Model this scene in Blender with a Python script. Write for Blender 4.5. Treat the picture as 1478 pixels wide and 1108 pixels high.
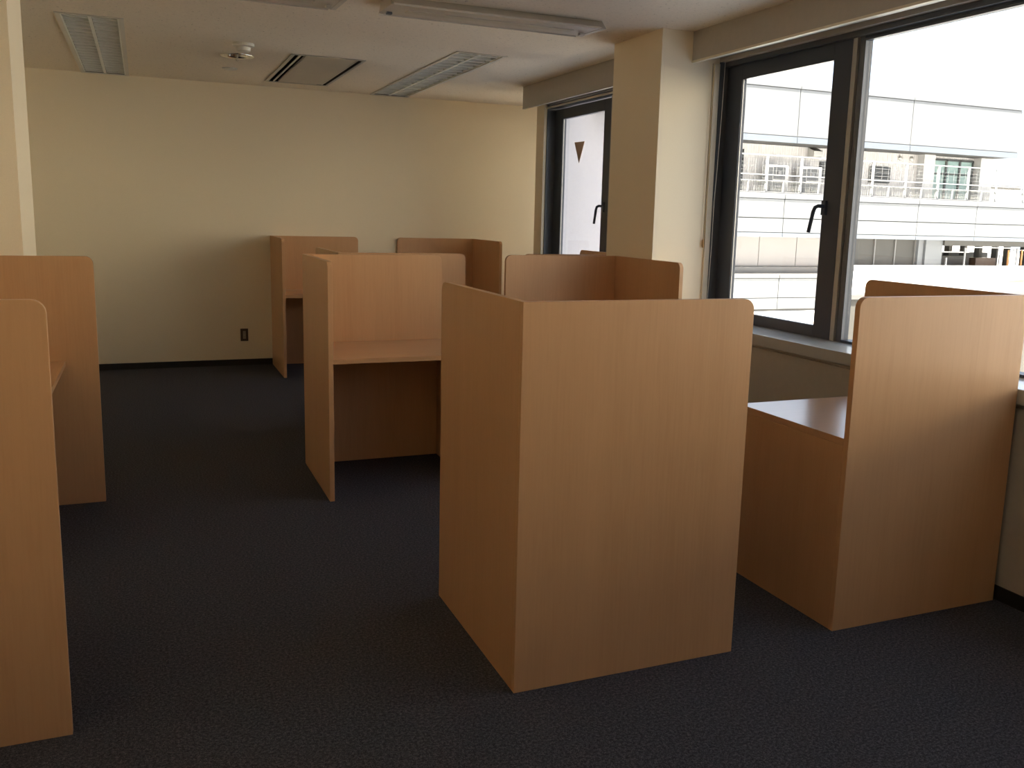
import bpy, bmesh, math, random
from mathutils import Matrix, Vector

# ------------------------------------------------------------------ camera, sky, sun, exposure
S = bpy.context.scene
COL = S.collection
for o in list(bpy.data.objects):
    bpy.data.objects.remove(o, do_unlink=True)

YAW, PITCH, ROLL, EYE, FPX = 0.4049, 0.1689, 0.0267, 1.4406, 1306.6
cy_, sy_, cp_, sp_, cr_, sr_ = math.cos(YAW), math.sin(YAW), math.cos(PITCH), math.sin(PITCH), math.cos(ROLL), math.sin(ROLL)
fwd = Vector((sy_ * cp_, cy_ * cp_, -sp_))
r0 = Vector((cy_, -sy_, 0))
u0 = r0.cross(fwd)
rgt = cr_ * r0 + sr_ * u0
up = -sr_ * r0 + cr_ * u0
cam_d = bpy.data.cameras.new('camera')
cam = bpy.data.objects.new('camera', cam_d)
COL.objects.link(cam)
cam.matrix_world = Matrix(((rgt.x, up.x, -fwd.x, 0), (rgt.y, up.y, -fwd.y, 0), (rgt.z, up.z, -fwd.z, EYE), (0, 0, 0, 1)))
cam_d.sensor_width = 36.0
cam_d.lens = FPX / 1478 * 36.0
cam_d.shift_x = -28.204 / 1478
cam_d.shift_y = -19.377 / 1478
cam_d.clip_start = 0.05
cam_d.clip_end = 500
S.camera = cam

W = bpy.data.worlds.new('world')
S.world = W
W.use_nodes = True
nt = W.node_tree
nt.nodes.clear()
wo = nt.nodes.new('ShaderNodeOutputWorld')
bg = nt.nodes.new('ShaderNodeBackground')
sky = nt.nodes.new('ShaderNodeTexSky')
sky.sky_type = 'NISHITA'
sky.sun_disc = False
sky.sun_elevation = math.radians(42)
sky.sun_rotation = math.radians(200)
sky.air_density = 1.0
sky.dust_density = 4.0
sky.ozone_density = 1.0
hz = nt.nodes.new('ShaderNodeMix')
hz.data_type = 'RGBA'
hz.inputs[0].default_value = 0.75
nt.links.new(sky.outputs[0], hz.inputs[6])
hz.inputs[7].default_value = (1.95, 2.10, 2.45, 1)
nt.links.new(hz.outputs[2], bg.inputs[0])
bg.inputs[1].default_value = 0.30
nt.links.new(bg.outputs[0], wo.inputs[0])

sun_d = bpy.data.lights.new('sun', 'SUN')
sun_d.energy = 21.0
sun_d.angle = math.radians(0.6)
sun_d.color = (1.0, 0.90, 0.76)
sun = bpy.data.objects.new('sun', sun_d)
COL.objects.link(sun)
to_sun = Vector((-0.66, -0.22, 0.70)).normalized()
sun.rotation_euler = to_sun.to_track_quat('Z', 'Y').to_euler()
sun.location = (-20, -30, 40)


def portal(name, loc, sx, sy, direction):
    d = bpy.data.lights.new(name, 'AREA')
    d.shape = 'RECTANGLE'
    d.size, d.size_y = sx, sy
    d.cycles.is_portal = True
    o = bpy.data.objects.new(name, d)
    COL.objects.link(o)
    o.location = loc
    o.rotation_euler = Vector(direction).to_track_quat('-Z', 'Z').to_euler()
    return o


portal('window_portal', (3.50, 1.92, 1.6), 5.7, 1.6, (-1, 0, 0))
portal('window_portal', (3.50, 6.32, 1.6), 1.95, 1.6, (-1, 0, 0))
portal('window_portal', (3.50, -2.75, 1.6), 2.4, 1.6, (-1, 0, 0))
portal('window_portal', (4.66, 8.12, 1.6), 0.66, 1.5, (-1, 0, 0))

S.view_settings.view_transform = 'Standard'
S.view_settings.look = 'None'
S.view_settings.gamma = 1
S.view_settings.use_curve_mapping = False
S.view_settings.exposure = 1.50
S.cycles.use_denoising = True
S.cycles.max_bounces = 14
S.cycles.diffuse_bounces = 8
S.cycles.glossy_bounces = 4
S.cycles.transparent_max_bounces = 12
S.cycles.sample_clamp_indirect = 8
S.cycles.caustics_reflective = False
S.cycles.caustics_refractive = False

CEIL = 2.528
YB = 8.7185
random.seed(4)


# ------------------------------------------------------------------ materials
def newmat(name):
    m = bpy.data.materials.new(name)
    m.use_nodes = True
    n = m.node_tree.nodes
    return m, n, m.node_tree.links, n['Principled BSDF']


def coord(n, l, scale, rand=True):
    tc = n.new('ShaderNodeTexCoord')
    mp = n.new('ShaderNodeMapping')
    mp.inputs['Scale'].default_value = scale
    if rand:
        oi = n.new('ShaderNodeObjectInfo')
        ml = n.new('ShaderNodeMath')
        ml.operation = 'MULTIPLY'
        ml.inputs[1].default_value = 37.0
        l.new(oi.outputs['Random'], ml.inputs[0])
        l.new(ml.outputs[0], mp.inputs['Location'])
    l.new(tc.outputs['Object'], mp.inputs['Vector'])
    return mp


def noise(n, l, vec, scale, detail=3, rough=0.55):
    t = n.new('ShaderNodeTexNoise')
    t.inputs['Scale'].default_value = scale
    t.inputs['Detail'].default_value = detail
    t.inputs['Roughness'].default_value = rough
    l.new(vec.outputs[0], t.inputs['Vector'])
    return t


def ramp(n, l, fac, stops):
    r = n.new('ShaderNodeValToRGB')
    e = r.color_ramp.elements
    while len(e) < len(stops):
        e.new(0.5)
    for i, (p, c) in enumerate(stops):
        e[i].position = p
        e[i].color = (*c, 1)
    l.new(fac, r.inputs[0])
    return r


def bump(n, l, h, strength, dist, bsdf):
    b = n.new('ShaderNodeBump')
    b.inputs['Strength'].default_value = strength
    b.inputs['Distance'].default_value = dist
    l.new(h, b.inputs['Height'])
    l.new(b.outputs[0], bsdf.inputs['Normal'])


def wood(name, axis, base=(0.585, 0.34, 0.172), rough=0.40):
    m, n, l, b = newmat(name)
    sc = [130, 130, 130]
    sc[axis] = 5.0
    mp = coord(n, l, sc)
    g = noise(n, l, mp, 1.0, 4, 0.6)
    sc2 = [7, 7, 7]
    sc2[axis] = 0.6
    mp2 = coord(n, l, sc2)
    g2 = noise(n, l, mp2, 1.0, 2, 0.5)
    ad = n.new('ShaderNodeMath')
    ad.operation = 'ADD'
    l.new(g.outputs['Fac'], ad.inputs[0])
    l.new(g2.outputs['Fac'], ad.inputs[1])
    hf = n.new('ShaderNodeMath')
    hf.operation = 'MULTIPLY'
    hf.inputs[1].default_value = 0.5
    l.new(ad.outputs[0], hf.inputs[0])
    d = tuple(c * k for c, k in zip(base, (0.94, 0.92, 0.89)))
    li = tuple(c * k for c, k in zip(base, (1.04, 1.045, 1.06)))
    r = ramp(n, l, hf.outputs[0], [(0.34, d), (0.5, base), (0.66, li)])
    l.new(r.outputs[0], b.inputs['Base Color'])
    b.inputs['Roughness'].default_value = rough
    b.inputs['Specular IOR Level'].default_value = 0.4
    if axis != 2:
        b.inputs['Coat Weight'].default_value = 0.6
        b.inputs['Coat Roughness'].default_value = 0.18
    return m


def rough_mat(name, col, vary, scale, bstr=0.0, bdist=0.001, rough=0.85, detail=3):
    m, n, l, b = newmat(name)
    mp = coord(n, l, (1, 1, 1), rand=False)
    g = noise(n, l, mp, scale, detail, 0.6)
    a = tuple(c * (1 - vary) for c in col)
    c2 = tuple(min(1, c * (1 + vary)) for c in col)
    r = ramp(n, l, g.outputs['Fac'], [(0.35, a), (0.65, c2)])
    l.new(r.outputs[0], b.inputs['Base Color'])
    b.inputs['Roughness'].default_value = rough
    b.inputs['Specular IOR Level'].default_value = 0.25
    if bstr:
        bump(n, l, g.outputs['Fac'], bstr, bdist, b)
    return m


def plain(name, col, rough=0.5, metal=0.0, spec=0.5):
    m, n, l, b = newmat(name)
    mp = coord(n, l, (1, 1, 1), rand=False)
    g = noise(n, l, mp, 6.0, 3, 0.6)
    r = ramp(n, l, g.outputs['Fac'], [(0.3, tuple(c * 0.96 for c in col)), (0.7, tuple(min(1, c * 1.03) for c in col))])
    l.new(r.outputs[0], b.inputs['Base Color'])
    b.inputs['Roughness'].default_value = rough
    b.inputs['Metallic'].default_value = metal
    b.inputs['Specular IOR Level'].default_value = spec
    return m


M = {}
M['wood'] = wood('beech_laminate', 2)
M['wood_desk'] = wood('beech_laminate_desk', 0, rough=0.28)
M['wood_desk_y'] = wood('beech_laminate_desk_deep', 1, rough=0.28)
M['wall'] = rough_mat('cream_wallpaper', (0.87, 0.775, 0.60), 0.03, 420, 0.25, 0.0012, 0.85)
M['paint'] = rough_mat('cream_paint', (0.74, 0.68, 0.55), 0.015, 30, 0, rough=0.55)
M['boxpaint'] = rough_mat('taupe_paint', (0.46, 0.43, 0.38), 0.02, 30, 0, rough=0.5)
M['sill'] = plain('sill_grey_stone', (0.48, 0.49, 0.48), 0.14, 0, 0.8)
M['frame'] = plain('anodised_dark_frame', (0.045, 0.056, 0.080), 0.38, 0.0, 0.5)
M['jamb'] = plain('dark_grey_jamb', (0.085, 0.093, 0.105), 0.4)
M['alu'] = plain('anodised_aluminium', (0.46, 0.45, 0.42), 0.35, 0.4)
M['alu_grey'] = plain('grey_aluminium', (0.125, 0.135, 0.155), 0.4, 0.2)
M['base'] = plain('black_vinyl', (0.014, 0.013, 0.012), 0.5)
M['white'] = plain('white_enamel', (0.66, 0.64, 0.58), 0.35)
M['louver'] = plain('satin_louver', (0.80, 0.83, 0.80), 0.30, 0.0)
M['housing'] = plain('lamp_housing_grey', (0.22, 0.225, 0.215), 0.5)
M['dark'] = plain('dark_void', (0.012, 0.011, 0.010), 0.8)
M['panelgrey'] = plain('diffuser_panel_paint', (0.50, 0.46, 0.39), 0.5)
M['chrome'] = plain('chrome', (0.85, 0.84, 0.80), 0.06, 1.0)
M['brown'] = plain('brown_film', (0.62, 0.46, 0.34), 0.8)
M['brownplate'] = plain('bronze_plate', (0.07, 0.04, 0.025), 0.35, 0.3)
M['socket'] = plain('ivory_socket', (0.36, 0.31, 0.24), 0.4)
M['cord'] = plain('cord', (0.32, 0.26, 0.18), 0.7)
M['tassel'] = plain('tassel_wood', (0.42, 0.24, 0.09), 0.5)
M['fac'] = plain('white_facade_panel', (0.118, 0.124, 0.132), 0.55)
M['facstrip'] = plain('facade_edge_metal', (0.095, 0.108, 0.13), 0.5, 0.0)
M['coping'] = plain('facade_coping', (0.13, 0.127, 0.124), 0.5)
M['ext'] = rough_mat('exterior_wall_spray', (0.26, 0.245, 0.24), 0.02, 60, 0.1, 0.002, 0.8)
M['ext_bay'] = rough_mat('exterior_bay_render', (0.64, 0.61, 0.63), 0.02, 60, 0.1, 0.002, 0.8)
M['extgrey'] = rough_mat('exterior_grey_render', (0.085, 0.08, 0.072), 0.03, 30, 0.1, 0.002, 0.8)
M['roof'] = rough_mat('roof_membrane', (0.80, 0.80, 0.79), 0.14, 1.2, 0, rough=0.6)
M['teal'] = plain('teal_glass', (0.24, 0.34, 0.32), 0.25)
M['extframe'] = plain('exterior_frame', (0.05, 0.055, 0.055), 0.5)
M['louvregrey'] = plain('louvre_grey', (0.10, 0.105, 0.11), 0.6)
M['shut'] = plain('shutter_grey', (0.045, 0.043, 0.04), 0.7)
M['fence'] = plain('fence_white', (0.20, 0.20, 0.205), 0.5)
M['mesh'] = plain('fence_mesh_grey', (0.22, 0.22, 0.21), 0.6)
M['tile'] = plain('terracotta', (0.62, 0.30, 0.12), 0.7)
M['block'] = plain('white_cap_paint', (0.85, 0.85, 0.84), 0.5)
M['joint'] = plain('joint_grey', (0.05, 0.05, 0.05), 0.8)
M['lum'] = plain('luminaire_enamel', (0.52, 0.48, 0.42), 0.4)
M['cream_ext'] = plain('cream_exterior_render', (0.58, 0.54, 0.48), 0.7)
M['ac'] = plain('ac_casing', (0.50, 0.49, 0.48), 0.5)

# ribbed siding
m, n, l, b = newmat('ribbed_siding')
mp = coord(n, l, (1, 1, 1), rand=False)
wv = n.new('ShaderNodeTexWave')
wv.inputs['Scale'].default_value = 2.6
l.new(mp.outputs[0], wv.inputs['Vector'])
r = ramp(n, l, wv.outputs['Fac'], [(0.0, (0.50, 0.475, 0.46)), (0.5, (0.58, 0.555, 0.545))])
l.new(r.outputs[0], b.inputs['Base Color'])
b.inputs['Roughness'].default_value = 0.7
bump(n, l, wv.outputs['Fac'], 0.4, 0.03, b)
M['siding'] = m

# carpet
m, n, l, b = newmat('charcoal_carpet')
mp = coord(n, l, (1, 1, 1), rand=False)
g1 = noise(n, l, mp, 330, 2, 0.8)
g2 = noise(n, l, mp, 110, 3, 0.8)
mx = n.new('ShaderNodeMath')
mx.operation = 'ADD'
l.new(g1.outputs['Fac'], mx.inputs[0])
l.new(g2.outputs['Fac'], mx.inputs[1])
h2 = n.new('ShaderNodeMath')
h2.operation = 'MULTIPLY'
h2.inputs[1].default_value = 0.5
l.new(mx.outputs[0], h2.inputs[0])
r = ramp(n, l, h2.outputs[0], [(0.38, (0.026, 0.027, 0.034)), (0.5, (0.062, 0.063, 0.076)), (0.60, (0.15, 0.15, 0.17))])
l.new(r.outputs[0], b.inputs['Base Color'])
b.inputs['Roughness'].default_value = 1.0
b.inputs['Specular IOR Level'].default_value = 0.05
bump(n, l, g1.outputs['Fac'], 0.6, 0.004, b)
M['carpet'] = m

# rock wool ceiling board with pits
m, n, l, b = newmat('rock_wool_board')
mp = coord(n, l, (1, 1, 1), rand=False)
g1 = noise(n, l, mp, 60, 3, 0.7)
r = ramp(n, l, g1.outputs['Fac'], [(0.29, (0.20, 0.17, 0.14)), (0.335, (0.82, 0.745, 0.63)), (0.7, (0.88, 0.80, 0.68))])
l.new(r.outputs[0], b.inputs['Base Color'])
b.inputs['Roughness'].default_value = 0.95
b.inputs['Specular IOR Level'].default_value = 0.1
bump(n, l, g1.outputs['Fac'], 0.35, 0.004, b)
M['ceil'] = m

# glass that lets daylight straight through
m, n, l, b = newmat('window_glass')
n.remove(b)
tr = n.new('ShaderNodeBsdfTransparent')
tr.inputs[0].default_value = (0.93, 0.95, 0.95, 1)
gl = n.new('ShaderNodeBsdfGlossy')
gl.inputs['Roughness'].default_value = 0.02
lw = n.new('ShaderNodeLayerWeight')
lw.inputs[0].default_value = 0.5
pw = n.new('ShaderNodeMath')
pw.operation = 'POWER'
pw.inputs[1].default_value = 5.0
l.new(lw.outputs['Facing'], pw.inputs[0])
fr = n.new('ShaderNodeMath')
fr.operation = 'MULTIPLY_ADD'
fr.inputs[1].default_value = 0.8
fr.inputs[2].default_value = 0.03
l.new(pw.outputs[0], fr.inputs[0])
ms = n.new('ShaderNodeMixShader')
l.new(fr.outputs[0], ms.inputs[0])
l.new(tr.outputs[0], ms.inputs[1])
l.new(gl.outputs[0], ms.inputs[2])
l.new(ms.outputs[0], n['Material Output'].inputs[0])
M['glass'] = m


# ------------------------------------------------------------------ geometry helpers
class MB:
    def __init__(s):
        s.v, s.f = [], []

    def box(s, x0, x1, y0, y1, z0, z1):
        k = len(s.v)
        for z in (z0, z1):
            s.v += [(x0, y0, z), (x1, y0, z), (x1, y1, z), (x0, y1, z)]
        for q in ((3, 2, 1, 0), (4, 5, 6, 7), (0, 1, 5, 4), (1, 2, 6, 5), (2, 3, 7, 6), (3, 0, 4, 7)):
            s.f.append(tuple(k + i for i in q))
        return s

    def prism(s, pts, fn, t0, t1):
        """extrude the 2-D outline pts; fn(a, b, t) -> xyz"""
        k = len(s.v)
        n_ = len(pts)
        s.v += [fn(a, b_, t0) for a, b_ in pts] + [fn(a, b_, t1) for a, b_ in pts]
        s.f.append(tuple(k + i for i in range(n_))[::-1])
        s.f.append(tuple(k + n_ + i for i in range(n_)))
        for i in range(n_):
            j = (i + 1) % n_
            s.f.append((k + i, k + j, k + n_ + j, k + n_ + i))
        return s

    def lathe(s, prof, c, seg=28):
        k = len(s.v)
        for r_, z in prof:
            for i in range(seg):
                a = 2 * math.pi * i / seg
                s.v.append((c[0] + r_ * math.cos(a), c[1] + r_ * math.sin(a), c[2] + z))
        for p in range(len(prof) - 1):
            for i in range(seg):
                j = (i + 1) % seg
                s.f.append((k + p * seg + i, k + p * seg + j, k + (p + 1) * seg + j, k + (p + 1) * seg + i))
        s.f.append(tuple(k + i for i in range(seg)))
        s.f.append(tuple(k + (len(prof) - 1) * seg + i for i in range(seg)))
        return s

    def tube(s, pts, r_, seg=8):
        k = len(s.v)
        n_ = len(pts)
        P = [Vector(p) for p in pts]
        for i, p in enumerate(P):
            d = (P[min(i + 1, n_ - 1)] - P[max(i - 1, 0)]).normalized()
            a = d.cross(Vector((0.3, 0.9, 0.1))).normalized()
            b_ = d.cross(a)
            for j in range(seg):
                t = 2 * math.pi * j / seg
                s.v.append(tuple(p + r_ * (math.cos(t) * a + math.sin(t) * b_)))
        for i in range(n_ - 1):
            for j in range(seg):
                q = (j + 1) % seg
                s.f.append((k + i * seg + j, k + i * seg + q, k + (i + 1) * seg + q, k + (i + 1) * seg + j))
        s.f.append(tuple(k + j for j in range(seg)))
        s.f.append(tuple(k + (n_ - 1) * seg + j for j in range(seg)))
        return s

    def build(s, name, mat, parent=None, bevel=0.0, smooth=False, loc=None):
        me = bpy.data.meshes.new(name)
        v = s.v if loc is None else [(a - loc[0], b_ - loc[1], c - loc[2]) for a, b_, c in s.v]
        me.from_pydata(v, [], s.f)
        bm = bmesh.new()
        bm.from_mesh(me)
        bmesh.ops.recalc_face_normals(bm, faces=bm.faces)
        bm.to_mesh(me)
        bm.free()
        me.materials.append(M[mat] if isinstance(mat, str) else mat)
        if smooth:
            for p in me.polygons:
                p.use_smooth = True
        o = bpy.data.objects.new(name, me)
        COL.objects.link(o)
        if loc is not None:
            o.location = loc
        if parent is not None:
            o.parent = parent
        if bevel:
            md = o.modifiers.new('bevel', 'BEVEL')
            md.width = bevel
            md.segments = 2
            md.limit_method = 'ANGLE'
        return o


def tag(o, label=None, cat=None, group=None, kind=None):
    if label:
        o['label'] = label
    if cat:
        o['category'] = cat
    if group:
        o['group'] = group
    if kind:
        o['kind'] = kind
    return o


def empty(name, loc=(0, 0, 0)):
    o = bpy.data.objects.new(name, None)
    COL.objects.link(o)
    o.location = loc
    o.empty_display_size = 0.1
    return o


def box(name, b, mat, parent=None, bevel=0.0):
    return MB().box(*b).build(name, mat, parent, bevel)


def plate_with_holes(xs, ys, z0, z1, holes):
    """horizontal slab over xs, ys with rectangular holes (x0, x1, y0, y1)"""
    mb = MB()
    X = sorted(set(list(xs) + [h for q in holes for h in q[:2]]))
    Y = sorted(set(list(ys) + [h for q in holes for h in q[2:]]))

    def solid(i, j):
        if i < 0 or j < 0 or i >= len(X) - 1 or j >= len(Y) - 1:
            return False
        cx, cy = (X[i] + X[i + 1]) / 2, (Y[j] + Y[j + 1]) / 2
        return not any(q[0] < cx < q[1] and q[2] < cy < q[3] for q in holes)

    def q(a, b_, c, d):
        k = len(mb.v)
        mb.v += [a, b_, c, d]
        mb.f.append((k, k + 1, k + 2, k + 3))
    for i in range(len(X) - 1):
        for j in range(len(Y) - 1):
            if not solid(i, j):
                continue
            x0, x1, y0, y1 = X[i], X[i + 1], Y[j], Y[j + 1]
            q((x0, y0, z0), (x0, y1, z0), (x1, y1, z0), (x1, y0, z0))
            q((x0, y0, z1), (x1, y0, z1), (x1, y1, z1), (x0, y1, z1))
            if not solid(i - 1, j):
                q((x0, y0, z0), (x0, y0, z1), (x0, y1, z1), (x0, y1, z0))
            if not solid(i + 1, j):
                q((x1, y0, z0), (x1, y1, z0), (x1, y1, z1), (x1, y0, z1))
            if not solid(i, j - 1):
                q((x0, y0, z0), (x1, y0, z0), (x1, y0, z1), (x0, y0, z1))
            if not solid(i, j + 1):
                q((x0, y1, z0), (x0, y1, z1), (x1, y1, z1), (x1, y1, z0))
    return mb


def weld(o):
    bm = bmesh.new()
    bm.from_mesh(o.data)
    bmesh.ops.remove_doubles(bm, verts=bm.verts, dist=1e-5)
    bmesh.ops.recalc_face_normals(bm, faces=bm.faces)
    bm.to_mesh(o.data)
    bm.free()


# ------------------------------------------------------------------ room shell
XL, YF = -1.15, -4.2
XA = 4.45                        # inner face of the deeper bay's far side
OUT = (3.45, XA + .2, YF - .2, 7.29)
fo = plate_with_holes((XL - .2, XA + .2), (YF - .2, YB + .2), -0.2, 0.0, [OUT]).build('floor', 'carpet')
weld(fo)
tag(fo, 'dark charcoal carpet with a fine mottled pile', kind='structure')

T1 = (-0.41, -0.07, 6.135, 8.70)
T2 = (2.02, 2.36, 6.12, 8.70)
AC = (1.03, 1.535, 6.84, 8.35)
DL = (0.597, 0.757, 7.055, 7.215)
cm = plate_with_holes((XL - .2, XA + .2), (YF - .2, YB + .2), CEIL, CEIL + 0.02, [T1, T2, AC, DL, OUT])
co = cm.build('ceiling', 'ceil')
weld(co)
tag(co, 'beige rock wool board ceiling with small pits', kind='structure')
so = plate_with_holes((XL - .2, XA + .2), (YF - .2, YB + .2), CEIL + 0.3, CEIL + 0.45, [OUT]).build('ceiling_slab', 'extgrey')
weld(so)
tag(so, kind='structure')

tag(box('wall_back', (XL - .2, XA + .2, YB, YB + .2, 0, CEIL + 0.3), 'wall'), 'cream wallpapered back wall', kind='structure')
tag(box('wall_left', (XL - .2, XL, YF, YB, 0, CEIL + 0.3), 'wall'), kind='structure')
wf = MB().box(XL - .2, 3.5, YF - .2, YF, 0, CEIL + 0.3)
tag(wf.build('wall_front', 'wall'), kind='structure')

# window wall: low walls, lintels and pillars
WX = 3.04
wl = MB()
wl.box(WX, 3.45, -0.95, 4.755, 0, 0.768)
wl.box(WX + 0.012, 3.45, -0.95, 4.755, 0.768, 0.784)
wl.box(3.205, 3.45, -0.95, 4.755, 2.372, CEIL + 0.3)
wl.box(3.18, 3.45, 5.345, 7.29, 0, 0.784)
wl.box(3.205, 3.45, 5.345, 7.29, 2.372, CEIL + 0.3)
wl.box(WX, 3.45, YF, -1.55, 0, 0.784)
wl.box(3.205, 3.45, YF, -1.55, 2.372, CEIL + 0.3)
tag(wl.build('wall_right', 'boxpaint'), 'taupe low wall and lintel of the window side', kind='structure')
tag(box('wall_pillar_right', (2.805, 3.33, 4.755, 5.345, 0, CEIL + 0.3), 'wall'), 'cream pillar between the two windows', kind='structure')
tag(box('wall_pillar_front', (2.805, 3.45, -1.55, -0.95, 0, CEIL + 0.3), 'wall'), kind='structure')
tag(box('wall_pillar_left', (-1.149, -0.514, 4.785, 5.34, 0, CEIL), 'wall'), 'cream pillar at the left edge of the picture', kind='structure')

# the bay behind the second window runs further out
wa = MB()
wa.box(3.18, XA + .2, 7.29, 7.45, 0, CEIL + 0.3)
wa.box(XA, XA + .2, 7.45, YB, 0, 0.85)
wa.box(XA, XA + .2, 7.45, 7.80, 0.85, 2.35)
wa.box(XA, XA + .2, 8.45, YB, 0.85, 2.35)
wa.box(XA, XA + .2, 7.45, YB, 2.35, CEIL + 0.3)
tag(wa.build('wall_bay', 'wall'), 'cream wall closing the deeper far bay', kind='structure')
tag(box('wall_bay_exterior', (3.362, XA + .25, 7.262, 7.289, -3, CEIL + 0.8), 'ext_bay'), 'pale outside wall seen through the narrow window', kind='structure')
tag(box('trim_eave', (3.62, XA + .2, 6.95, 7.262, 2.40, 2.46), 'extframe'), kind='structure')

# baseboards
tag(box('baseboard_back', (XL + 0.001, XA, YB - 0.008, YB, 0.0, 0.056), 'base'), 'black vinyl baseboard along the back wall', kind='structure')
tag(box('baseboard_right', (WX - 0.008, WX, -0.95, 4.755, 0.0, 0.056), 'base'), 'black vinyl baseboard under the window', kind='structure')
tag(box('baseboard_left', (XL, XL + 0.008, YF, YB - 0.01, 0.0, 0.056), 'base'), kind='structure')
pb = MB()
pb.box(2.797, 2.805, 4.747, 5.345, 0, 0.056)
pb.box(2.797, WX, 4.747, 4.755, 0, 0.056)
tag(pb.build('baseboard_pillar', 'base'), kind='structure')

# valances (blind boxes)
for nm, x, y0, y1, zb in (('trim_1', 3.012, -0.95, 4.754, 2.352), ('trim_2', 3.045, 5.346, 7.45, 2.343)):
    t = box(nm, (x, x + 0.018, y0, y1, zb + 0.012, CEIL), 'boxpaint')
    tag(t, 'taupe blind box board above the %s window' % ('wide' if nm == 'trim_1' else 'narrow'), kind='structure')
    box('lower_lip', (x - 0.002, x + 0.022, y0, y1, zb, zb + 0.012), 'paint' if nm == 'trim_1' else 'boxpaint', t)
    if nm == 'trim_2':
        box('frame_head_strip', (3.196, 3.204, y0, 7.289, 2.340, 2.354), 'paint', t)
    box('blind_rail', (3.10, 3.145, y0 + 0.02, y1 - (0.02 if nm == 'trim_1' else 0.2), zb + 0.028, zb + 0.062), 'alu', t)
    k = 0
    y = y0 + 0.25
    while y < y1 - 0.2:
        box('rail_bracket', (3.095, 3.15, y, y + 0.025, zb + 0.062, CEIL), 'alu_grey', t)
        y += 0.55


# ------------------------------------------------------------------ windows
def lever(parent, y, z, dx=0.0):
    """crank handle on the stile"""
    h = MB()
    h.box(3.246 + dx, 3.262 + dx, y - 0.016, y + 0.016, z - 0.045, z + 0.03)
    h.tube([(3.25 + dx, y, z), (3.220 + dx, y + 0.006, z + 0.001), (3.212 + dx, y + 0.020, z - 0.006), (3.210 + dx, y + 0.030, z - 0.028),
            (3.210 + dx, y + 0.056, z - 0.135)], 0.0105)
    h.build('handle', 'frame', parent, bevel=0.002)


def sash(parent, ya, yb, zb, zt, handle_at=None, xf=3.26):
    """opening light: frame ring with rebate and pane; ya < yb are outer edges"""
    g0, g1, gb, gt = ya + 0.13, yb - 0.145, zb + 0.062, zt - 0.085
    s_ = MB()
    s_.box(xf, xf + 0.034, ya, g0, zb, zt)
    s_.box(xf, xf + 0.034, g1, yb, zb, zt)
    s_.box(xf, xf + 0.034, g0, g1, gt, zt)
    s_.box(xf, xf + 0.034, g0, g1, zb, gb)
    s = s_.build('sash_frame', 'frame', parent, bevel=0.002)
    r_ = MB()
    r_.box(xf + 0.008, xf + 0.014, g1 - 0.004, g1 - 0.0005, gb, gt)
    r_.box(xf + 0.008, xf + 0.014, g0 + 0.0005, g0 + 0.003, gb, gt)
    r_.build('glazing_bead', 'alu', s)
    p = box('pane', (xf + 0.026, xf + 0.030, g0 - 0.003, g1 + 0.003, gb - 0.003, gt + 0.003), 'glass', s)
    if handle_at:
        lever(parent, handle_at, 1.53, xf - 3.26)
    return s


def fixed(parent, ya, yb, zb, zt):
    f_ = MB()
    f_.box(3.262, 3.33, ya, yb, zb, zb + 0.012)
    f_.box(3.262, 3.33, ya, yb, zt - 0.012, zt)
    f = f_.build('fixed_frame', 'frame', parent)
    g_ = MB()
    g_.box(3.266, 3.30, ya, yb, zt - 0.020, zt - 0.012)
    g_.build('glazing_gasket', 'alu_grey', f)
    box('pane', (3.300, 3.305, ya, yb, zb + 0.012, zt - 0.012), 'glass', f)


def mullion(parent, ya, yb):
    """ya < yb; light strip beside the sash (yb side), dark joint, grey strip beside the fixed pane"""
    box('mullion', (3.285, 3.315, ya + 0.002, yb - 0.002, 0.845, 2.345), 'frame', parent)
    box('mullion_light_strip', (3.262, 3.285, yb - 0.030, yb, 0.845, 2.345), 'alu', parent)
    box('mullion_grey_strip', (3.268, 3.285, ya, yb - 0.042, 0.845, 2.345), 'alu_grey', parent)


def outer_frame(parent, y0, y1, x0=3.205):
    o_ = MB()
    o_.box(x0, 3.33, y1 - 0.012, y1, 0.845, 2.371)
    o_.box(x0, 3.33, y0, y0 + 0.012, 0.845, 2.371)
    o_.box(x0 + 0.03, 3.36, y0 + 0.012, y1 - 0.012, 2.345, 2.371)
    return o_.build('outer_frame', 'jamb', parent)


w1 = tag(empty('window_1', (0, 0, 0)), 'wide dark framed window of opening lights and a fixed pane', kind='structure')
outer_frame(w1, -0.95, 4.754)
sash(w1, 3.692, 4.741, 0.846, 2.344, handle_at=3.80)
mullion(w1, 3.612, 3.692)
fixed(w1, 1.30, 3.612, 0.846, 2.344)
mullion(w1, 1.22, 1.30)
sash(w1, 0.17, 1.22, 0.846, 2.344)
mullion(w1, 0.09, 0.17)
fixed(w1, -0.937, 0.09, 0.846, 2.344)
sl = box('window_sill', (3.022, 3.34, -0.949, 4.7535, 0.785, 0.8445), 'sill', w1, bevel=0.003)
box('jamb_strip', (3.165, 3.200, 4.740, 4.7535, 0.846, 2.36), 'paint', w1)

w2 = tag(empty('window_2', (0, 0, 0)), 'narrow dark framed window beyond the pillar', kind='structure')
outer_frame(w2, 5.3455, 7.2895)
sash(w2, 6.245, 7.276, 0.846, 2.335, handle_at=6.33, xf=3.282)
mullion(w2, 6.145, 6.225)
fixed(w2, 5.358, 6.145, 0.846, 2.344)
box('window_sill', (3.16, 3.34, 5.346, 7.289, 0.785, 0.8445), 'sill', w2, bevel=0.003)

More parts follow.
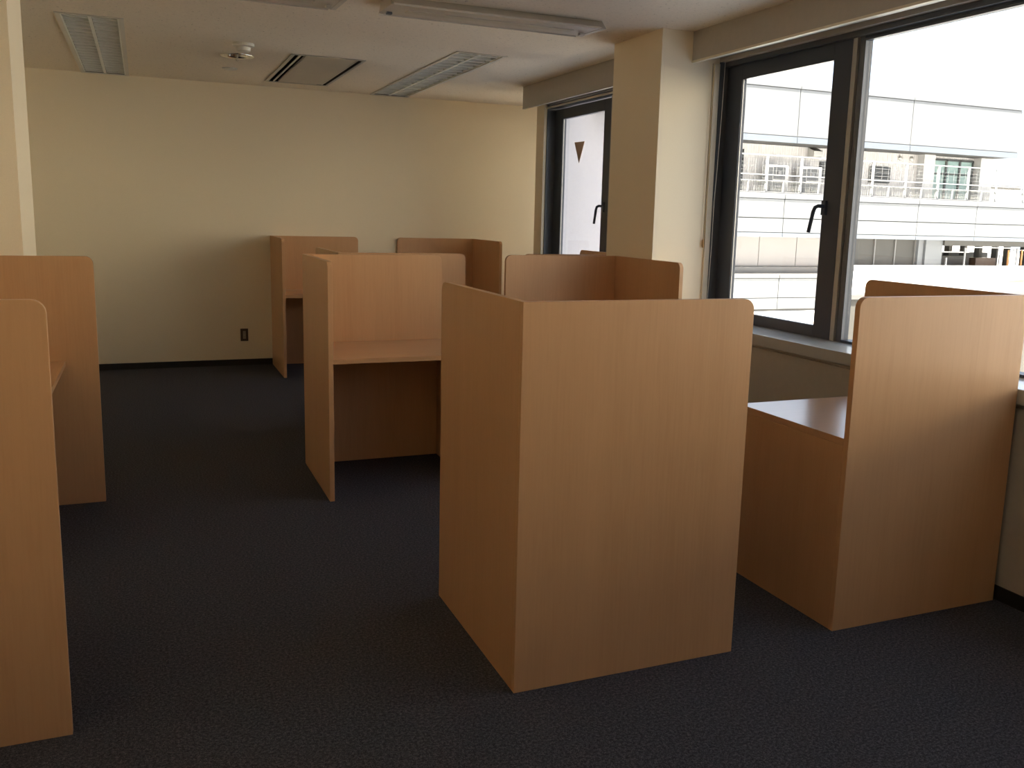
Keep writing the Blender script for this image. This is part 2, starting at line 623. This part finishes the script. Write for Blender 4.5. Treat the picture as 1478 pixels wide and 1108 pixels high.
w3 = tag(empty('window_3', (0, 0, 0)), kind='structure')
outer_frame(w3, -4.19, -1.551)
fixed(w3, -4.178, -1.563, 0.846, 2.344)
box('window_sill', (3.022, 3.34, -4.19, -1.551, 0.785, 0.8445), 'sill', w3)
w4 = tag(empty('window_4', (0, 0, 0)), kind='structure')
f4 = MB()
f4.box(XA + .05, XA + .12, 7.801, 7.84, 0.851, 2.349)
f4.box(XA + .05, XA + .12, 8.41, 8.449, 0.851, 2.349)
f4.box(XA + .05, XA + .12, 7.84, 8.41, 0.851, 0.89)
f4.box(XA + .05, XA + .12, 7.84, 8.41, 2.31, 2.349)
f4.build('outer_frame', 'frame', w4)
box('pane', (XA + .08, XA + .085, 7.84, 8.41, 0.89, 2.31), 'glass', w4)

# triangle sticker on the narrow window
tr_ = MB().prism([(6.925, 2.047), (6.735, 2.045), (6.828, 1.875)], lambda a, b_, t: (t, a, b_), 3.2975, 3.2995)
tag(tr_.build('triangle_sticker', 'brown'), 'brown triangle sticker pointing down on the narrow window pane', 'sticker')

# blind cords
c_ = empty('blind_cord', (3.150, 4.742, 2.33))
MB().tube([(0, 0, 0.03), (0.001, 0, -0.4), (0.0, -0.001, -1.02)], 0.0018, 6).build('cord', 'cord', c_)
MB().lathe([(0.002, 0), (0.006, -0.008), (0.0075, -0.04), (0.005, -0.052)], (0, -0.001, -1.0), 10).build('tassel', 'tassel', c_, smooth=True)
tag(c_, 'thin straight beige blind cord with a brown tassel beside the pillar', 'blind cord')
c2_ = MB().tube([(3.207, 4.70, 2.40), (3.205, 4.702, 2.1), (3.197, 4.705, 1.75), (3.190, 4.707, 1.55), (3.192, 4.709, 1.3), (3.185, 4.71, 0.95)], 0.0016, 6).build('blind_cord', 'white', None)
tag(c2_, 'slack whitish blind cord hanging in front of the dark window jamb', 'blind cord')


# ------------------------------------------------------------------ study booths
TH = 0.024


def rounded(L, H, r, at_start, at_end):
    """outline of a panel: a from 0 to L, b from 0 to H, rounded top corners where the end is free"""
    p = [(0, 0), (L, 0)]
    if at_end:
        p += [(L - r + r * math.cos(t), H - r + r * math.sin(t)) for t in [math.radians(x) for x in (0, 18, 36, 54, 72, 90)]]
    else:
        p.append((L, H))
    if at_start:
        p += [(r - r * math.sin(t), H - r + r * math.cos(t)) for t in [math.radians(x) for x in (0, 18, 36, 54, 72, 90)]]
    else:
        p.append((0, H))
    return p


def booth(x0, x1, y0, y1, xside, yside, back, desk_depth=0.64, H=1.2, dz=0.7055, rot=0.0):
    """x-panel at the near ('S') or far ('N') side, y-panel at the 'W' or 'E' side; back = 'x' or 'y' panel.
       The open end of the worktop opposite the tall side panel stands on a low side panel."""
    ox, oy = (x0 + x1) / 2, (y0 + y1) / 2
    root = empty('study_booth', (ox, oy, 0))
    root.rotation_euler.z = rot
    X0, X1, Y0, Y1 = x0 - ox, x1 - ox, y0 - oy, y1 - oy
    R = 0.036
    # panel along x
    ya, yb = (Y0, Y0 + TH) if xside == 'S' else (Y1 - TH, Y1)
    out = rounded(X1 - X0, H, R, yside == 'E', yside == 'W')
    MB().prism(out, lambda a, b_, t: (X0 + a, t, b_), ya, yb).build('back_panel' if back == 'x' else 'side_panel', 'wood', root, bevel=0.0012)
    # panel along y
    xa, xb = (X0, X0 + TH) if yside == 'W' else (X1 - TH, X1)
    s0, s1 = (Y0 + TH, Y1) if xside == 'S' else (Y0, Y1 - TH)
    out = rounded(s1 - s0, H, R, xside == 'N', xside == 'S')
    MB().prism(out, lambda a, b_, t: (t, s0 + a, b_), xa, xb).build('back_panel' if back == 'y' else 'side_panel', 'wood', root, bevel=0.0012)
    e = 0.0008
    if back == 'x':
        dx0, dx1 = (X0 + TH + e, X1) if yside == 'W' else (X0, X1 - TH - e)
        dy0, dy1 = (Y0 + TH + e, Y0 + desk_depth) if xside == 'S' else (Y1 - desk_depth, Y1 - TH - e)
        lx0, lx1 = (X1 - TH, X1) if yside == 'W' else (X0, X0 + TH)
        low = (lx0, lx1, dy0, dy1)
        grain = 'wood_desk'
    else:
        dy0, dy1 = (Y0 + TH + e, Y1) if xside == 'S' else (Y0, Y1 - TH - e)
        dx0, dx1 = (X0 + TH + e, X0 + desk_depth) if yside == 'W' else (X1 - desk_depth, X1 - TH - e)
        ly0, ly1 = (Y1 - TH, Y1) if xside == 'S' else (Y0, Y0 + TH)
        low = (dx0, dx1, ly0, ly1)
        grain = 'wood_desk_y'
    MB().box(dx0, dx1, dy0, dy1, dz - 0.025, dz).build('worktop', grain, root, bevel=0.0012)
    MB().box(low[0], low[1], low[2], low[3], 0, dz - 0.0255).build('low_side_panel', 'wood', root, bevel=0.0012)
    return root


BG = 'beech study booths'
B_ = [
    (dict(x0=0.984, x1=1.781, y0=2.368, y1=3.140, xside='S', yside='W', back='y'),
     'large beech booth in the middle foreground, its tall back turned to the viewer'),
    (dict(x0=2.2166, x1=3.0164, y0=2.371, y1=3.182, xside='S', yside='E', back='x'),
     'beech booth under the wide window at the right edge, worktop with low side panel showing'),
    (dict(x0=0.807, x1=1.609, y0=4.407, y1=5.164, xside='N', yside='W', back='x', desk_depth=0.655),
     'open beech booth left of the foreground booth, worktop and dark knee space facing the viewer'),
    (dict(x0=1.047, x1=1.836, y0=5.367, y1=6.144, xside='S', yside='W', back='y'),
     'beech booth directly behind the open one, only its top edges showing above it'),
    (dict(x0=1.0725, x1=1.884, y0=7.944, y1=8.708, xside='N', yside='W', back='x'),
     'farthest left beech booth against the back wall, beside the wall outlet'),
    (dict(x0=2.272, x1=3.068, y0=7.928, y1=8.708, xside='N', yside='E', back='y'),
     'dark shaded beech booth against the back wall below the right ceiling light'),
    (dict(x0=2.022, x1=2.7995, y0=4.393, y1=5.180, xside='N', yside='E', back='y', H=1.203),
     'beech booth in front of the cream pillar, its inner corner visible over the foreground booth'),
    (dict(x0=2.238, x1=3.043, y0=5.390, y1=6.183, xside='S', yside='E', back='x'),
     'beech booth under the narrow window, just a sliver of its top edges visible'),
    (dict(x0=-1.0365, x1=-0.2365, y0=2.587, y1=3.367, xside='S', yside='W', back='y'),
     'nearest beech booth cut by the left edge, tall panel with a light rounded edge'),
    (dict(x0=-1.0244, x1=-0.2244, y0=3.99, y1=4.780, xside='N', yside='W', back='y', desk_depth=0.658),
     'beech booth before the left pillar, worktop corner showing behind the nearest left booth'),
    (dict(x0=0.984, x1=1.781, y0=-0.62, y1=0.15, xside='S', yside='W', back='y'),  # last four booths are added out of view to block low daylight
     'added unseen beech booth that blocks low light, right behind the place of the viewer'),
    (dict(x0=2.2166, x1=3.0164, y0=-0.65, y1=0.16, xside='S', yside='E', back='x'),
     'added unseen beech booth that blocks low light, under the window behind the viewer'),
    (dict(x0=-1.0365, x1=-0.2365, y0=0.95, y1=1.73, xside='S', yside='W', back='y'),
     'added unseen beech booth that blocks low light, to the left of the viewer'),
    (dict(x0=-1.0365, x1=-0.2365, y0=-0.62, y1=0.16, xside='S', yside='W', back='y'),
     'added unseen beech booth that blocks low light, behind the one left of the viewer'),
]
for kw, lab in B_:
    tag(booth(**kw), lab, 'study booth', BG)


# ------------------------------------------------------------------ ceiling fittings
def troffer(t, label):
    x0, x1, y0, y1 = t
    xm = (x0 + x1) / 2
    g = 0.0015
    root = empty('louvered_ceiling_light', (xm, (y0 + y1) / 2, CEIL))
    P = lambda b, nm, mt, par=root: MB().box(b[0] - xm, b[1] - xm, b[2] - root.location.y, b[3] - root.location.y, b[4] - CEIL, b[5] - CEIL).build(nm, mt, par)
    z = CEIL
    fr_ = MB()
    rim = 0.014
    for q in ((x0 - rim, x0 + 0.012, y0 - rim, y1 + rim * .9), (x1 - 0.012, x1 + rim, y0 - rim, y1 + rim * .9), (x0 + 0.012, x1 - 0.012, y0 - rim, y0 + 0.012), (x0 + 0.012, x1 - 0.012, y1 - 0.012, y1 + rim * .9)):
        fr_.box(q[0] - xm, q[1] - xm, q[2] - root.location.y, q[3] - root.location.y, -0.006, -0.0008)
    fr_.build('frame', 'white', root)
    h_ = MB()
    for q in ((x0 + g, x0 + 0.004, y0 + g, y1 - g, -0.0005, 0.115), (x1 - 0.004, x1 - g, y0 + g, y1 - g, -0.0005, 0.115),
              (x0 + g, x1 - g, y0 + g, y0 + 0.004, -0.0005, 0.115), (x0 + g, x1 - g, y1 - 0.004, y1 - g, -0.0005, 0.115), (x0 + g, x1 - g, y0 + g, y1 - g, 0.115, 0.119)):
        h_.box(q[0] - xm, q[1] - xm, q[2] - root.location.y, q[3] - root.location.y, q[4], q[5])
    h_.build('housing', 'housing', root)
    # central spine and inner side reflectors
    sp = MB()
    sp.prism([(-0.010, -0.001), (0.010, -0.001), (0.003, 0.048), (-0.003, 0.048)], lambda a, b_, t_: (a, t_, b_), y0 + 0.02 - root.location.y, y1 - 0.02 - root.location.y)
    sp.build('spine', 'louver', root)
    for s in (-1, 1):
        hw = (x1 - x0) / 2
        rf = MB().prism([(s * (hw - 0.012), -0.001), (s * (hw - 0.022), -0.001), (s * (hw - 0.006), 0.08), (s * (hw - 0.004), 0.08)], lambda a, b_, t_: (a, t_, b_), y0 + 0.014 - root.location.y, y1 - 0.014 - root.location.y)
        rf.build('side_reflector', 'louver', root)
    # lamps
    for s in (-1, 1):
        MB().tube([(s * 0.083, y0 + 0.06 - root.location.y, 0.075), (s * 0.083, y1 - 0.06 - root.location.y, 0.075)], 0.013, 10).build('fluorescent_tube', 'white', root, smooth=True)
    n_ = 20
    first = {}
    for i in range(n_):
        y = y0 + 0.02 + (y1 - y0 - 0.04) * (i + 0.6) / n_ - root.location.y
        for s in (-1, 1):
            a0, a1 = (0.0115, (x1 - x0) / 2 - 0.024)
            if s not in first:
                fb = MB()
                ax, bx = (a0, a1) if s > 0 else (-a1, -a0)
                fb.prism([(-0.012, 0.0), (0.012, 0.0), (0.004, 0.044), (-0.004, 0.044)], lambda a, b_, t_: (t_, a, b_), ax, bx)
                first[s] = fb.build('louver_fin', 'louver', root)
                first[s].location = (0, y, 0)
            else:
                c = first[s].copy()
                COL.objects.link(c)
                c.parent = root
                c.location = (0, y, 0)
    tag(root, label, 'ceiling light', 'recessed louvered ceiling lights')
    return root


troffer(T1, 'recessed louvered ceiling light at the left, above the bare back wall')
troffer(T2, 'recessed louvered ceiling light at the right, right of the air slot panel')

# air conditioning slot panel
ac = empty('air_slot_panel', (AC[0], AC[2], CEIL))
LY = AC[3] - AC[2]
LXa = AC[1] - AC[0]


def acb(nm, x0, x1, z0, z1, mt, y0=0.012, y1=LY - 0.012):
    return MB().box(x0, x1, y0, y1, z0, z1).build(nm, mt, ac)


hb = MB()
hb.box(0.002, LXa - 0.002, 0.002, LY - 0.002, 0.10, 0.104)
for q in ((0.002, 0.006, 0.002, LY - 0.002), (LXa - 0.006, LXa - 0.002, 0.002, LY - 0.002), (0.002, LXa - 0.002, 0.002, 0.006), (0.002, LXa - 0.002, LY - 0.006, LY - 0.002)):
    hb.box(*q, 0.0, 0.10)
hb.build('plenum_box', 'dark', ac)
rm = MB()
for q in ((-0.012, 0.014, -0.014, LY + 0.014), (LXa - 0.006, LXa + 0.012, -0.014, LY + 0.014), (0.014, LXa - 0.006, -0.014, 0.008), (0.014, LXa - 0.006, LY - 0.008, LY + 0.014)):
    rm.box(*q, -0.006, -0.0006)
rm.build('rim', 'alu', ac)
acb('slot_blade', 0.050, 0.062, -0.003, 0.006, 'white')
acb('center_panel', 0.094, 0.420, -0.003, 0.012, 'panelgrey')
acb('slot_blade', 0.424, 0.462, 0.000, 0.016, 'panelgrey')
acb('recess_strip', 0.420, 0.492, 0.012, 0.016, 'panelgrey')
acb('slot_blade', 0.464, 0.470, -0.002, 0.022, 'white')
tag(ac, 'ceiling air slot panel with two black slots, between the two louvered lights', 'air vent')


# surface mounted luminaires
def batten(x0, x1, y0, y1, label):
    root = empty('surface_ceiling_light', ((x0 + x1) / 2, (y0 + y1) / 2, CEIL))
    hx, hy = (x1 - x0) / 2, (y1 - y0) / 2
    # flat tray with turned-up lips
    MB().prism([(-hy, -0.050), (hy, -0.040), (hy, -0.036), (hy * .62, -0.0005), (-hy * .62, -0.0005), (-hy, -0.044)], lambda a, b_, t_: (t_, a, b_), -hx + 0.012, hx - 0.03).build('body', 'lum', root, bevel=0.001)
    for nm, yy, z0, z1 in (('edge_lip', -hy, -0.055, -0.046), ('edge_lip', hy - 0.004, -0.046, -0.036)):
        MB().box(-hx + 0.01, hx - 0.04, yy - 0.003, yy + 0.005, z0, z1).build(nm, 'lum', root)
    MB().prism([(-hy, -0.052), (hy, -0.042), (hy * .64, -0.0005), (-hy * .64, -0.0005)], lambda a, b_, t_: (t_, a, b_), hx - 0.029, hx).build('end_cap', 'lum', root, bevel=0.002)
    MB().prism([(-hy, -0.052), (hy * .7, -0.044), (hy * .5, -0.0005), (-hy * .64, -0.0005)], lambda a, b_, t_: (t_, a, b_), -hx, -hx + 0.011).build('end_cap', 'lum', root, bevel=0.002)
    MB().box(hx - 0.075, hx - 0.045, hy * .15, hy * .15 + 0.03, -0.060, -0.046).build('lamp_holder', 'lum', root, bevel=0.003)
    MB().box(-hx + 0.03, -hx + 0.06, hy * .35, hy * .35 + 0.03, -0.056, -0.044).build('lamp_holder', 'alu_grey', root, bevel=0.003)
    MB().box(-hx + 0.12, hx - 0.14, -0.03, 0.03, -0.0505, -0.044).build('diffuser_strip', 'panelgrey', root, bevel=0.001)
    tag(root, label, 'ceiling light', 'surface mounted ceiling lights')


batten(1.20, 2.42, 4.715, 5.035, 'long flat surface mounted ceiling light before the pillar at the top')
batten(-0.26, 0.985, 4.735, 5.06, 'surface mounted ceiling light cut by the top edge, left of the full one')

# smoke detector, chrome downlight, flat cover disc
sd = empty('smoke_detector', (0.668, 6.60, CEIL))
MB().lathe([(0.068, -0.0004), (0.072, -0.006), (0.070, -0.020), (0.050, -0.024)], (0, 0, 0)).build('base', 'white', sd, smooth=False)
MB().lathe([(0.046, -0.0245), (0.048, -0.030), (0.044, -0.048), (0.030, -0.056)], (0, 0, 0)).build('sensor_head', 'white', sd)
tag(sd, 'small round white smoke detector nearest of the three round ceiling fittings', 'smoke detector')
dl = empty('ceiling_downlight', (0.677, 7.135, CEIL))
o = MB()
prof = [(0.118, -0.001), (0.118, -0.006), (0.112, -0.009), (0.082, -0.005), (0.076, 0.004), (0.062, 0.045), (0.036, 0.075), (0.034, 0.078), (0.064, 0.048), (0.079, 0.006), (0.0795, -0.001)]
o.lathe(prof, (0, 0, 0), 36)
o.f = o.f[:-2]
o.build('reflector_ring', 'chrome', dl, smooth=True)
MB().lathe([(0.012, 0.070), (0.014, 0.03), (0.010, -0.004), (0.004, -0.020), (0.012, -0.030), (0.006, -0.040)], (0, 0, 0), 14).build('lamp', 'panelgrey', dl, smooth=True)
tag(dl, 'round ceiling downlight with a shiny chrome reflector ring', 'downlight')
cv = MB().lathe([(0.052, -0.0004), (0.060, -0.003), (0.058, -0.010), (0.040, -0.014)], (0, 0, 0)).build('cover_disc', 'white', None)
cv.location = (0.68, 7.785, CEIL)
tag(cv, 'plain flat white disc on the ceiling nearest the back wall', 'cover disc')

# wall outlet
ol = empty('wall_outlet', (0.8235, YB, 0.284))
MB().box(-0.034, 0.034, -0.007, -0.0003, -0.058, 0.058).build('plate', 'brownplate', ol, bevel=0.002)
sk = MB().box(-0.013, 0.013, -0.010, -0.007, -0.036, 0.036).build('socket', 'socket', ol, bevel=0.001)
for zz in (-0.018, 0.018):
    for xx in (-0.006, 0.004):
        MB().box(xx, xx + 0.002, -0.0104, -0.0098, zz - 0.004, zz + 0.004).build('slot', 'dark', sk)
tag(ol, 'brown wall outlet with an ivory socket low on the back wall', 'outlet')

# ------------------------------------------------------------------ outside: building across
YO = 30.0
bd = tag(empty('office_building', (29, YO, -2)), 'large white panelled building across, with a railed balcony floor', 'building')


def bb(nm, x0, x1, y0, y1, z0, z1, mt, par=None, bevel=0.0):
    base = bd.location
    if par is None or par is bd:
        return MB().box(x0 - base.x, x1 - base.x, y0 - base.y, y1 - base.y, z0 - base.z, z1 - base.z).build(nm, mt, bd, bevel)
    return MB().box(x0 - base.x, x1 - base.x, y0 - base.y, y1 - base.y, z0 - base.z, z1 - base.z).build(nm, mt, par, bevel)


XE = 36.35
# cores behind the panels
bb('core_wall', 12, XE, YO + 1.6, YO + 6, 2.5, 4.62, 'siding')
bb('slab', 12, XE + 6, YO + 0.02, YO + 6, 0.92, 2.55, 'joint')
bb('slab', 12, XE, YO + 0.02, YO + 6, 4.60, 6.75, 'joint')
bb('core_wall', 12, 26.9, YO + 0.9, YO + 6, -2.1, 0.92, 'siding')
bb('core_wall', 31.95, 32.95, YO + 0.5, YO + 6, -2.1, 0.92, 'fac')
bb('slab', 12, XE + 6, YO + 0.02, YO + 6, -2.1, -0.75, 'joint')
xs = [13.0, 16.7, 20.2, 23.65, 27.2, 30.75, 34.2, 37.7, 41.2]
for i in range(len(xs) - 1):
    a, b_ = xs[i] + 0.02, xs[i + 1] - 0.02
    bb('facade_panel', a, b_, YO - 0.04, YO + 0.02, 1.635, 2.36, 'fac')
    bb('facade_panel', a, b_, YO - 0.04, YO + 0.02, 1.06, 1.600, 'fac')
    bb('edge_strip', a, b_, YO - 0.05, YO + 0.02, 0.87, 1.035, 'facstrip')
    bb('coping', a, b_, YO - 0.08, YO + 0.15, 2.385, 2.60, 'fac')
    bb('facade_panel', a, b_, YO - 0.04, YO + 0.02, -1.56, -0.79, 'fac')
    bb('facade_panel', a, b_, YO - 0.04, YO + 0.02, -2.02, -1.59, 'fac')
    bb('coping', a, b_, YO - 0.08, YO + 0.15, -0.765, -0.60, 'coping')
xt = [12.2, 18.1, 24.05, 29.95, 36.35]
for i in range(len(xt) - 1):
    a, b_ = xt[i] + 0.02, xt[i + 1] - 0.02
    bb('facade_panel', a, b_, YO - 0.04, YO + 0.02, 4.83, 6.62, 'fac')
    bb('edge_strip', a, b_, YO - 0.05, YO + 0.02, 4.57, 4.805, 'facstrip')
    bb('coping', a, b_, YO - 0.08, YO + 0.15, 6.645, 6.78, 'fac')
# lower recess: pale panels at the left, grey shutters, pillar, open service yard
for a, b_ in ((20.3, 23.2), (23.23, 25.1), (25.13, 26.9)):
    bb('recess_panel', a, b_, YO + 0.84, YO + 0.9, -0.33, 0.9, 'ext')
bb('recess_ledge', 20.3, 26.9, YO + 0.55, YO + 0.84, -0.62, -0.36, 'coping')
for k in range(4):
    a = 26.95 + k * 1.16
    bb('shutter', a + 0.03, a + 1.13, YO + 0.8, YO + 0.86, -0.60, 0.86, 'shut')
    bb('shutter_post', a + 1.13, a + 1.19, YO + 0.74, YO + 0.88, -0.60, 0.86, 'coping')
bb('door_frame', 31.62, 31.92, YO + 0.6, YO + 0.86, -0.60, 0.86, 'fac')
bb('handrail', 26.95, 42, YO + 0.30, YO + 0.35, -0.36, -0.31, 'alu_grey')
for k in range(9):
    a = 33.0 + k * 1.1
    bb('yard_post', a, a + 0.06, YO + 0.28, YO + 0.34, -0.60, (0.25, 0.55, -0.3)[k % 3] if k else 0.1, 'fence')
# service yard: dark ceiling, beams and pipes
bb('yard_back_wall', 32.95, 42, YO + 5.8, YO + 6, -0.6, 0.15, 'shut')
bb('yard_beam', 32.95, 42, YO + 0.4, YO + 0.7, 0.62, 0.86, 'shut')
random.seed(11)
x = 33.3
while x < 41:
    w_ = random.uniform(0.12, 0.28)
    bb('yard_column', x, x + w_, YO + 2.2, YO + 2.5, -0.6, 0.7, 'shut')
    x += random.uniform(0.6, 1.3)
bb('yard_block', 33.2, 35.9, YO + 1.6, YO + 2.1, -0.6, 0.12, 'shut')
bb('yard_block', 36.1, 37.4, YO + 1.4, YO + 2.0, -0.6, 0.05, 'brownplate')
for z_, x0_, x1_ in ((0.30, 33.4, 35.2), (0.52, 35.5, 37.9), (0.42, 38.1, 41)):
    bb('yard_pipe', x0_, x1_, YO + 1.0, YO + 1.08, z_, z_ + 0.05, 'ac')
bb('yard_box', 34.7, 36.0, YO + 0.8, YO + 1.3, -0.6, -0.30, 'ac')
for xx in (37.6, 38.5):
    bb('yard_ladder_rail', xx, xx + 0.06, YO + 0.9, YO + 0.96, -0.3, 0.45, 'tile')

# balcony windows and doors
def ext_window(x0, x1, z0, z1, nx, bars, mt='teal'):
    y = YO + 1.56
    fr2 = MB()
    base = bd.location

    def q(a, b2, c, d, y0=y - 0.06, y1=y + 0.04):
        fr2.box(a - base.x, b2 - base.x, y0 - base.y, y1 - base.y, c - base.z, d - base.z)
    q(x0, x0 + 0.07, z0, z1)
    q(x1 - 0.07, x1, z0, z1)
    q(x0, x1, z0, z0 + 0.06)
    q(x0, x1, z1 - 0.07, z1)
    for i in range(1, nx):
        xx = x0 + (x1 - x0) * i / nx
        q(xx - 0.05, xx + 0.05, z0, z1)
    for zb in bars:
        q(x0, x1, zb - 0.03, zb + 0.03)
    f = fr2.build('window_frame', 'extframe', bd)
    for i in range(nx):
        a, b2 = x0 + (x1 - x0) * i / nx, x0 + (x1 - x0) * (i + 1) / nx
        MB().box(a + 0.02 - base.x, b2 - 0.02 - base.x, y - base.y, y + 0.02 - base.y, z0 + 0.03 - base.z, z1 - 0.03 - base.z).build('pane', mt, f)


ext_window(19.6, 22.66, 2.62, 4.36, 8, (3.95, 3.55, 3.05))
ext_window(32.95, 35.45, 2.62, 4.47, 3, (3.82,))
bb('pilaster', 32.1, 32.75, YO + 1.2, YO + 1.6, 2.55, 4.6, 'ac')
bb('corner_pillar', 35.55, XE, YO + 1.2, YO + 1.6, 2.55, 4.6, 'ac')
for (x0, x1, z0, z1) in ((26.6, 28.75, 3.35, 4.05), (29.35, 30.5, 3.28, 3.98)):
    lf = bb('louvre_window', x0, x1, YO + 1.53, YO + 1.59, z0, z1, 'extframe')
    nsl = 6
    for i in range(nsl):
        z_ = z0 + 0.03 + (z1 - z0 - 0.04) * i / nsl
        bb('louvre_slat', x0 + 0.03, x1 - 0.03, YO + 1.47, YO + 1.53, z_, z_ + (z1 - z0) / nsl * 0.62, 'louvregrey', lf)
# hood and round vents
base = bd.location
MB().prism([(0, 0), (0.42, 0.08), (0.42, 0.30), (0, 0.46)], lambda a, b_, t_: (t_ - base.x, YO + 1.6 - a - base.y, 4.14 + b_ - base.z), 25.95, 26.42).build('vent_hood', 'alu', bd, bevel=0.01)
for xx in (31.05, 31.72):
    MB().lathe([(0.10, 0), (0.11, -0.03), (0.07, -0.08), (0.02, -0.10)], (0, 0, 0), 14).build('round_vent', 'alu', bd)
    v = bd.children[-1] if bd.children else None
    for o_ in bd.children:
        if o_.name.startswith('round_vent') and o_.location.length == 0:
            o_.rotation_euler = (-math.pi / 2, 0, 0)
            o_.location = (xx - base.x, YO + 1.6 - base.y, 4.40 - base.z)
            break

# outdoor units
for k, (x0, lab) in enumerate(((23.45, 'left of the two white outdoor cooling units on the balcony'), (25.15, 'right of the two white outdoor cooling units on the balcony'))):
    u_ = empty('outdoor_unit', (x0, YO + 0.9, 2.55))
    MB().box(0, 1.05, 0, 0.35, 0.0, 1.22).build('casing', 'ac', u_, bevel=0.01)
    for zz in (0.10, 0.64):
        fan = MB()
        fan.box(0.28, 0.86, -0.02, 0.0, zz, zz + 0.48)
        g_ = fan.build('fan_grille', 'louvregrey', u_)
        hub = MB().lathe([(0.09, 0.0), (0.09, 0.02), (0.05, 0.035)], (0, 0, 0), 16).build('fan_hub', 'fence', g_)
        hub.rotation_euler = (math.pi / 2, 0, 0)
        hub.location = (0.57, -0.02, zz + 0.24)
    MB().box(0.04, 0.24, -0.012, 0.0, 0.1, 1.1).build('service_panel', 'louvregrey', u_)
    tag(u_, lab, 'outdoor unit', 'outdoor cooling units on the balcony')

# balcony fence
fe = tag(empty('balcony_fence', (29, YO + 0.05, 2.60)), 'white mesh fence with posts along the balcony of the building across', 'fence')
fx = [21.05, 22.77, 24.46, 26.3, 28.18, 30.0, 31.85, 33.62, 35.35, 37.1, 38.8]
for xx in fx:
    p_ = MB().box(xx - 29 - 0.045, xx - 29 + 0.045, 0, 0.07, 0.0, 1.47).build('fence_post', 'fence', fe)
    for zz in (0.08, 0.36):
        MB().box(xx - 29 - 0.09, xx - 29 - 0.04, -0.03, 0.0, zz, zz + 0.07).build('clamp', 'extframe', p_)
for z_, h_ in ((1.43, 0.05), (0.68, 0.04), (0.46, 0.025), (0.02, 0.035)):
    MB().box(20.2 - 29, 39.5 - 29, 0.01, 0.05, z_, z_ + h_).build('fence_rail', 'fence', fe)
for i in range(len(fx) - 1):
    xm_ = (fx[i] + fx[i + 1]) / 2 - 29
    MB().box(xm_ - 0.025, xm_ + 0.025, 0.0, 0.05, 0.03, 0.48).build('baluster', 'fence', fe)
wm = MB()
x = 20.2
while x < 39.5:
    wm.box(x - 29, x - 29 + 0.003, 0.055, 0.063, 0.05, 1.43)
    x += 0.34
z_ = 0.12
while z_ < 1.43:
    wm.box(20.2 - 29, 39.5 - 29, 0.055, 0.063, z_, z_ + 0.007)
    z_ += 0.15
tag(wm.build('wire_mesh', 'fence', fe), kind='stuff')
wm = MB()
x = 20.2
while x < 39.5:
    wm.box(x - 29, x - 29 + 0.010, 0.07, 0.08, 0.05, 0.46)
    x += 0.075
tag(wm.build('lower_mesh', 'mesh', fe), kind='stuff')

# low roof surface between, near grey wall with ledge, sunlit white block
tag(box('ground', (-60, 120, 7.6, 120, -2.35, -2.12), 'roof'), 'pale blue grey flat roof surface between the buildings', kind='structure')
nl = tag(empty('roof_parapet', (14, 10, -2.1)), 'near grey rendered parapet with a pale ledge outside the wide window', 'parapet')
MB().box(9.02 - 14, 6, 0.0, 0.25, 0.0, 2.50).build('wall', 'extgrey', nl)
MB().box(9.0 - 14, 6, -0.03, 0.28, 2.50, 2.57).build('ledge', 'coping', nl)
wb = tag(empty('white_roof_block', (14, 10.05, 0.50)), 'bright sunlit white block standing on the near parapet', 'roof block')
MB().box(9.30 - 14, 8, 0.0, 0.12, -0.03, 0.33).build('block', 'block', wb, bevel=0.01)
MB().box(9.27 - 14, 8, -0.02, 0.14, 0.33, 0.37).build('cap', 'block', wb, bevel=0.004)
tl = MB().prism([(0, 0), (1.0, 0.0), (1.0, 0.055), (0.5, 0.05)], lambda a, b_, t_: (12.05 + a, t_, 0.625 + b_), 9.99, 10.025)
tag(tl.build('tile_strip', 'tile'), 'thin orange tile strip on the white block at the right edge', 'tile strip')
# added building out of view, bounces warm sunlight through the window wall
ob = tag(empty('office_building', (24, -18, -2.1)), 'added unseen cream building bouncing sunlight into the windows, beyond the right edge of the picture', 'building')
MB().box(0, 8, -26, 27, 0, 11).build('wall', 'cream_ext', ob)
for r_ in range(3):
    for q_ in range(12):
        y_ = -24.5 + q_ * 4.2
        wfm = MB().box(-0.03, 0.0, y_, y_ + 1.5, 1.6 + r_ * 3.3, 2.8 + r_ * 3.3).build('window_frame', 'extframe', ob)
        MB().box(-0.04, -0.031, y_ + 0.06, y_ + 1.44, 1.66 + r_ * 3.3, 2.74 + r_ * 3.3).build('pane', 'teal', wfm)
# low far roofs at the right end of the balcony
fr3 = tag(empty('far_building', (48, 46, -2.1)), 'low grey distant building right of the balcony end', 'building')
MB().box(-2.5, 8, 0, 6, 0, 6.2).build('wall', 'siding', fr3)
MB().box(-2.8, 8.2, -0.2, 6.2, 6.2, 6.45).build('roof', 'shut', fr3)
